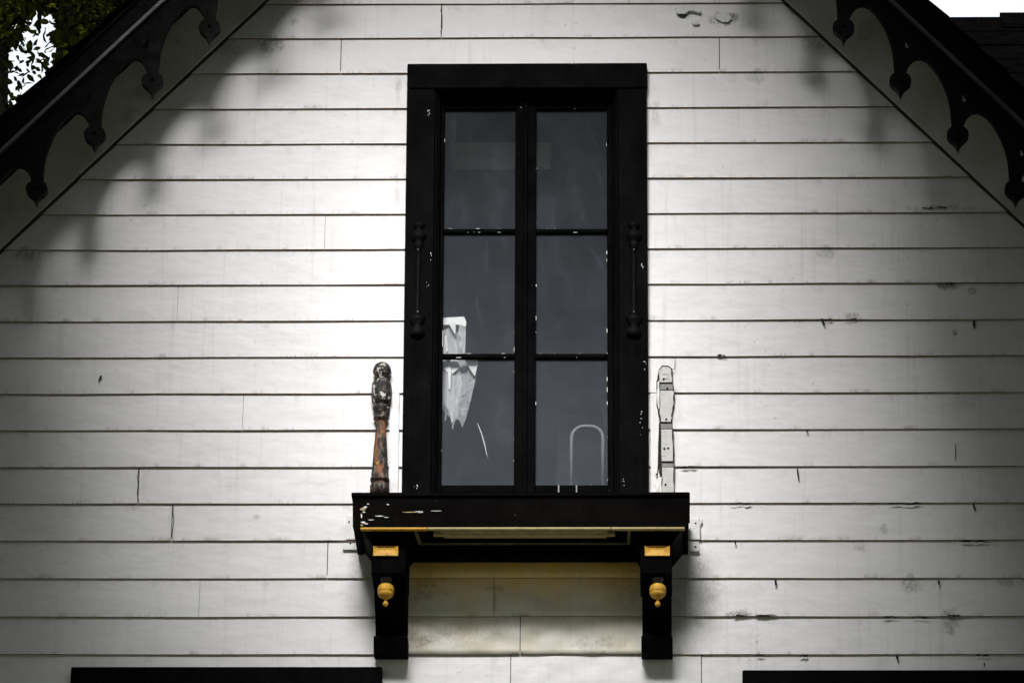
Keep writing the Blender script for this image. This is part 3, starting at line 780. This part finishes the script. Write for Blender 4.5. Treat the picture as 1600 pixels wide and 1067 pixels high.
for (x0, x1, y) in ((1470,1500,443), (1145,1170,961), (1180,1215,961), (1140,1175,786), (1390,1440,786), (1380,1405,963), (1425,1450,964), (1500,1545,845), (1480,1500,961), (1282,1300,499), (1320,1340,498), (1180,1195,1022), (1250,1262,1023), (1525,1545,1023), (1440,1462,325), (1462,1480,324), (1120,1135,555), (1060,1090,729)):
    n = 7; pts = [W(x0+(x1-x0)*i/n+rnd.uniform(-1, 1), y+rnd.uniform(-1.2, 1.6), -.0195) for i in range(n+1)]
    tube('dirt_clump', pts, [rnd.uniform(.3, 1.7)*PXM*(1 if 0 < i < n else .3) for i in range(n+1)], M['debris'], house, 6)

# ---------------------------------------------------------------- lower windows (their heads show at the bottom edge)
for i, ((a, b_), yt) in enumerate(zip(((111, 597), (1160, 1646)), (1041, 1046))):
    lwn = empty('window', W((a+b_)/2, 1060)-Vector((0, 0, 1.8))); lwn.parent = house; lwn.location = LOC[lwn.name]-LOC[house.name]
    lwn['label'] = 'black head of a lower window at the %s' % ('lower left' if i == 0 else 'lower right')
    p0, p1 = W(a, yt, -.055), W(b_, yt, -.055); z1 = p0.z if i == 0 else p0.z
    x0, x1 = p0.x, p1.x; zb = z1-1.9
    box('head_casing', x0, x1, -.055, -.0005, z1-.13, z1, M['black'], lwn, .004)
    box('casing', x0+.01, x0+.12, -.046, -.0005, zb, z1-.1305, M['black'], lwn)
    box('casing', x1-.12, x1-.01, -.046, -.0005, zb, z1-.1305, M['black'], lwn)
    box('sill', x0-.05, x1+.05, -.09, -.0005, zb-.05, zb-.0005, M['black'], lwn)
    xm = (x0+x1)/2
    for xs in (x0+.1205, xm-.035, x1-.1905): box('stile', xs, xs+.07, .03, .066, zb, z1-.131, M['sash'], lwn)
    for u, v_ in ((x0+.191, xm-.036), (xm+.036, x1-.191)):
        for za, zc_ in ((zb, zb+.8), (zb+.85, z1-.131)): box('pane', u, v_, .049, .052, za, zc_, M['glass'], lwn, 0)
        box('muntin', u, v_, .035, .06, zb+.801, zb+.849, M['sash'], lwn)

# ---------------------------------------------------------------- things behind the glass
tc = empty('torn_curtain', W(710, 670, .08)); tag(tc, 'torn white cloth hanging behind the lower left panes', 'cloth')
def sheet(name, pts, Y, mat, tilt=0, fold=.006, fr=60):
    """thin rumpled cloth with this outline"""
    P = [W(x, y, Y) for x, y in pts]
    xs = [p.x for p in P]; zz_ = [p.z for p in P]
    tri = tessellate_polygon([[Vector((p.x, p.z, 0)) for p in P]])
    bm = bmesh.new(); vv = [bm.verts.new(p) for p in P]
    for t in tri: bm.faces.new([vv[i] for i in t])
    for _ in range(2): bmesh.ops.subdivide_edges(bm, edges=list(bm.edges), cuts=1, use_grid_fill=True)
    bmesh.ops.triangulate(bm, faces=list(bm.faces))
    for v in bm.verts:
        v.co.y += fold*math.sin((v.co.x-min(xs))*fr+(v.co.z)*8)+tilt*(v.co.z-min(zz_))+.3*fold*noise.noise(v.co*30)
    bm.verts.index_update()
    o = mk(name, [v.co.copy() for v in bm.verts], [[q.index for q in f.verts] for f in bm.faces], mat, tc, smooth=False)
    bm.free(); return o
sheet('veil', [(690,507), (727,505), (728,520), (726,556), (747,563), (744,590), (736,625), (728,652), (722,668), (719,659), (715,655), (711,660), (707,672), (705.5,661), (703,646), (701,652), (698,645), (697,654), (694,657), (695.5,644), (692,638), (689,643)], .095, M['veil'], 0, .010, 70)
sheet('veil', [(690,520), (708,508), (716,556), (722,600), (716,648), (706,662), (700,640), (692,630)], .085, M['veil'], 0, .008, 90)
sheet('fold', [(691,496), (710,495), (725,493.5), (728.5,502), (728,510), (720,508), (709,507), (692,508)], .074, M['cloth'], .15, .004, 30)
sheet('fold', [(718,507), (728,509), (727,552), (723,553), (718,536), (721,530), (716,520)], .078, M['veil'], 0, .004, 90)
sheet('flap', [(700,505), (712.5,504), (711.5,523)], .070, M['cloth'], -.1, .001, 20)
sheet('flap', [(726,563), (748.5,561.5), (742,588), (735,578)], .075, M['cloth'], -.1, .002, 40)
sheet('flap', [(704,560), (712,560), (719,574), (706,584)], .078, M['cloth'], 0, .002, 40)
sheet('strand', [(692,556), (703,556), (705,580), (703.5,608), (701,608), (700,582), (693,575)], .077, M['cloth'], 0, .004, 90)
sheet('strand', [(695,525), (698,524), (700,548), (696,553), (692,552)], .077, M['cloth'], 0, .003, 90)
cdv = tube('strand', [W(746, 661, .07), W(752, 676, .07), W(757, 693, .071), W(760, 708, .07), W(763, 716, .07)], [.0008, .0022, .0026, .0018, .0008], M['cloth'], tc, 6)

chair = empty('metal_chair', (W(917, 757, .3).x, .35, fz)); tag(chair, 'pale bent tube chair back behind the lower right pane', 'chair')
def utube(x0, x1, yt, rad, Y, r_, name):
    a, b_ = W(x0, 700, Y).x, W(x1, 700, Y).x; zt_ = W(900, yt, Y).z; rr = rad*PXM
    pts = [(a, Y, fz+.42), (a, Y, zt_-rr)]
    pts += [(a+rr-rr*math.cos(t*math.pi/12), Y, zt_-rr+rr*math.sin(t*math.pi/12)) for t in range(1, 7)]
    pts += [(b_-rr+rr*math.sin(t*math.pi/12), Y, zt_-rr+rr*math.cos(t*math.pi/12)) for t in range(0, 7)]
    pts += [(b_, Y, fz+.42)]
    return tube(name, pts, r_, M['metal'], chair, 10)
utube(893, 942, 666, 20, .16, 3*PXM, 'back_tube')
bxs = [W(870, 700, .3).x, W(950, 700, .3).x]; ztb = W(900, 646, .3).z
xm = (bxs[0]+bxs[1])/2; hw = (bxs[1]-bxs[0])/2
arc = [(xm+hw*math.copysign(abs(math.cos(a))**.5, math.cos(a)), ztb-.09+.09*math.sin(a)) for a in [math.pi*i/12 for i in range(13)]]
prism('back_panel', [arc+[(xm-hw, ztb-.42), (xm+hw, ztb-.42)]], .30, .315, M['seatback'], chair)
box('seat', xm-.2, xm+.2, .17, .6, fz+.40, fz+.43, M['seatback'], chair, .01)
for x in (xm-.18, xm+.18):
    for y in (.19, .57): tube('leg', [(x, y, fz+.40), (x, y, fz)], .011, M['metal'], chair)
lf = W(783, 235, .3); lf2 = W(707, 222, .3); lf3 = W(859, 248, .3)
fx_ = empty('ceiling_light', lf); tag(fx_, 'long pale box fixture dimly seen behind the upper panes', 'light fixture')
box('housing', lf2.x, lf3.x, .3, .42, lf3.z, lf2.z, M['fixture'], fx_, .004)
box('end_cap', lf2.x-.012, lf2.x-.0005, .305, .415, lf3.z+.004, lf2.z-.004, M['metal'], fx_, .002)
box('end_cap', lf3.x+.0005, lf3.x+.012, .305, .415, lf3.z+.004, lf2.z-.004, M['metal'], fx_, .002)
for x in (lf2.x+.08, lf3.x-.08): tube('hanger_rod', [(x, .36, lf2.z-.002), (x, .36, apex-abs(x-AX)-.1)], .004, M['metal'], fx_, 6)
for x in (873, 900.5):
    hk = pbox('hook', x-1.0, x+1.4, 757.5, 769, .018, .026, M['metal'], win, .001)

# ---------------------------------------------------------------- trees
def leaves(name, blobs, n, size, mat, parent, seed, hole=None, shell=.55, fine=False):
    rr = random.Random(seed); v, f = [], []
    tot = sum(b_[3]*b_[4]*b_[5] for b_ in blobs)
    for (cx, cy, cz, rx, ry, rz_) in blobs:
        for _ in range(int(n*rx*ry*rz_/tot)):
            d = Vector((rr.gauss(0, 1), rr.gauss(0, 1), rr.gauss(0, 1))).normalized()
            t = rr.random()**shell
            p = Vector((cx+d.x*rx*t, cy+d.y*ry*t, cz+d.z*rz_*t))
            if hole and hole(p, rr): continue
            a = Vector((rr.gauss(0, 1), rr.gauss(0, 1), rr.gauss(0, 1)-.6)).normalized()
            b2 = a.cross(Vector((rr.gauss(0, 1), rr.gauss(0, 1), rr.gauss(0, 1)))).normalized()
            c2 = a.cross(b2); s_ = size*rr.uniform(.6, 1.3)
            k = len(v)
            if fine:                       # a rounder leaf, folded along its rib
                w_ = s_*rr.uniform(.24, .36)
                v += [p, p+a*s_*.25+b2*w_*.8+c2*s_*.06, p+a*s_*.65+b2*w_+c2*s_*.08, p+a*s_*1.15-c2*s_*.1, p+a*s_*.65-b2*w_+c2*s_*.08, p+a*s_*.25-b2*w_*.8+c2*s_*.06]
                f += [(k, k+1, k+2, k+3), (k, k+3, k+4, k+5)]
                continue
            v += [p, p+a*s_*.5+b2*s_*.34+c2*s_*.08, p+a*s_*1.1, p+a*s_*.5-b2*s_*.34+c2*s_*.08]
            f += [(k, k+1, k+2), (k, k+2, k+3)]
    return mk(name, v, f, mat, parent)

# the tree behind the left slope, with the gap where the sky shows
YT = 6.0
def tp(px, py, Y=YT): return W(px, py, Y)
tb = tp(-40, 300)
tree = empty('tree', (tb.x, YT, 0)); tag(tree, 'dark leafy tree behind the left slope with bright sky in its gaps', 'tree')
t1, t2 = tp(2, 170), tp(-8, -40)
tube('trunk', [(tb.x-.3, YT, 0), (tb.x-.2, YT, 4), (tb.x-.12, YT, 8), tuple(tp(-22, 200)), tuple(tp(-14, 90)), tuple(tp(-20, -60)), tuple(tp(-60, -700))], [.34, .28, .22, .12, .10, .10, .05], M['bark'], tree, 12)
tube('limb', [tuple(tp(-14, 420)), tuple(tp(60, 320)), tuple(tp(96, 180)), tuple(tp(112, 60)), tuple(tp(120, -60)), tuple(tp(150, -420))], [.13, .12, .085, .08, .075, .04], M['bark'], tree, 12)
tube('limb', [tuple(tp(112, 60)), tuple(tp(170, 0)), tuple(tp(230, -120)), tuple(tp(400, -300))], [.07, .06, .05, .03], M['bark'], tree, 10)
tube('limb', [tuple(tp(-18, 60)), tuple(tp(30, 10)), tuple(tp(80, -30)), tuple(tp(170, -130))], [.06, .045, .035, .02], M['bark'], tree, 10)
c0 = tp(60, -60)
gapc = tp(52, 100)
def gap(p, rr):
    # project along the view to the tree's plane: the opening runs through the crown between trunk and limb
    d = p-cam_loc; q = cam_loc+d*((YT-cam_loc.y)/d.y)
    u, w = (q.x-gapc.x)/(42/290), (q.z-gapc.z)/(84/268)
    r_ = math.hypot(u-.25*w, w)+.35*noise.noise(q*9)
    return r_ < 1 and rr.random() < .88
blobs = [(c0.x, YT+.3, c0.z, 1.2, .9, .75), (c0.x-.9, YT+.5, c0.z-.6, .9, .9, .9), (c0.x+1.0, YT+.4, c0.z+.7, 1.2, 1.0, 1.0), (c0.x-.2, YT+.2, c0.z+1.2, 1.6, 1.2, 1.0), (c0.x+.3, YT-.1, c0.z-.55, .8, .6, .6)]
leaves('crown', blobs, 60000, .05, M['leaf'], tree, 5, gap, .55, True)

# added trees outside the view, shaped to block light and darken the wall's edges
def added_tree(label, x, y, h, blobs, n, seed, boughs, size=.17):
    t = empty('tree', (x, y, 0)); tag(t, label, 'tree', 'added trees that shade the wall')
    tube('trunk', [(x, y, 0), (x+.05, y, h*.35), (x-.05, y, h*.7), (x, y, h)], [.30, .24, .18, .08], M['bark'], t, 12)
    for a, b_ in boughs: tube('limb', [a, tuple((Vector(a)+Vector(b_))/2+Vector((0, 0, .15))), b_], [.11, .08, .03], M['bark'], t, 8)
    def in_frame(p, rr):              # leaves of the added tree that would stand in frame are left out
        d = p-cam_loc; f_ = d.dot(fwd)
        return f_ > 0 and abs(d.dot(rt)/f_) < 860/FPX and abs(d.dot(up)/f_) < 600/FPX
    leaves('crown', blobs, n, size, M['added_leaf'], t, seed, in_frame, .5, size < .2)
LT = [(-3.9, -2.8, 12.4, 2.35, 1.3, 2.6), (-3.75, -2.4, 9.9, 1.45, 1.2, 1.8), (-2.4, -3.0, 14.3, 2.4, 1.4, 1.2), (-3.4, -1.2, 8.2, 1.3, .9, 1.9),
      (-3.2, -2.9, 11.2, 1.9, 1.2, 1.0)]
RT = [(3.02, -2.8, 12.4, 2.35, 1.3, 2.6), (3.4, -2.4, 9.9, 1.35, 1.2, 1.8), (1.7, -3.0, 14.1, 2.3, 1.4, 1.15), (3.4, -1.2, 8.4, 1.3, .9, 2.1),
      (2.75, -2.9, 11.2, 1.85, 1.2, 1.0), (1.3, -4.6, 10.95, 1.9, .9, 1.45), (-1.6, -4.6, 10.85, 1.9, .9, 1.35)]  # last two: added low bough that shades the bottom of the wall
added_tree('added out-of-view tree that shades the left of the wall', -4.6, -3.2, 14, LT, 46000, 41, [((-4.6, -3.2, 9), (-2.2, -3, 12)), ((-4.6, -3.2, 8), (-6, -3.4, 12))], .145)
added_tree('added out-of-view tree that shades the right and bottom of the wall', 4.6, -3.2, 14, RT, 64000, 42, [((4.6, -3.2, 9), (2.2, -3, 12)), ((4.6, -3.2, 8), (6, -3.4, 12)), ((4.6, -3.2, 9.5), (-1.5, -4.6, 10.8))], .145)
FT = [(-2.6, -12, 12.2, 3.0, 1.8, 4.9), (.6, -12, 12.3, 2.8, 1.8, 5.0), (3.6, -12, 11.8, 2.8, 1.8, 4.9), (-5.4, -12, 11.4, 2.6, 1.8, 4.6)]  # added crown, sized to darken the pane reflections and the lower wall
added_tree('added out-of-view tree that darkens the pane reflections and the lower wall', 4.6, -12, 13, FT, 60000, 43, [((4.6, -12, 8), (.5, -12, 11)), ((4.6, -12, 9), (-2.5, -12, 11.2))], .34)
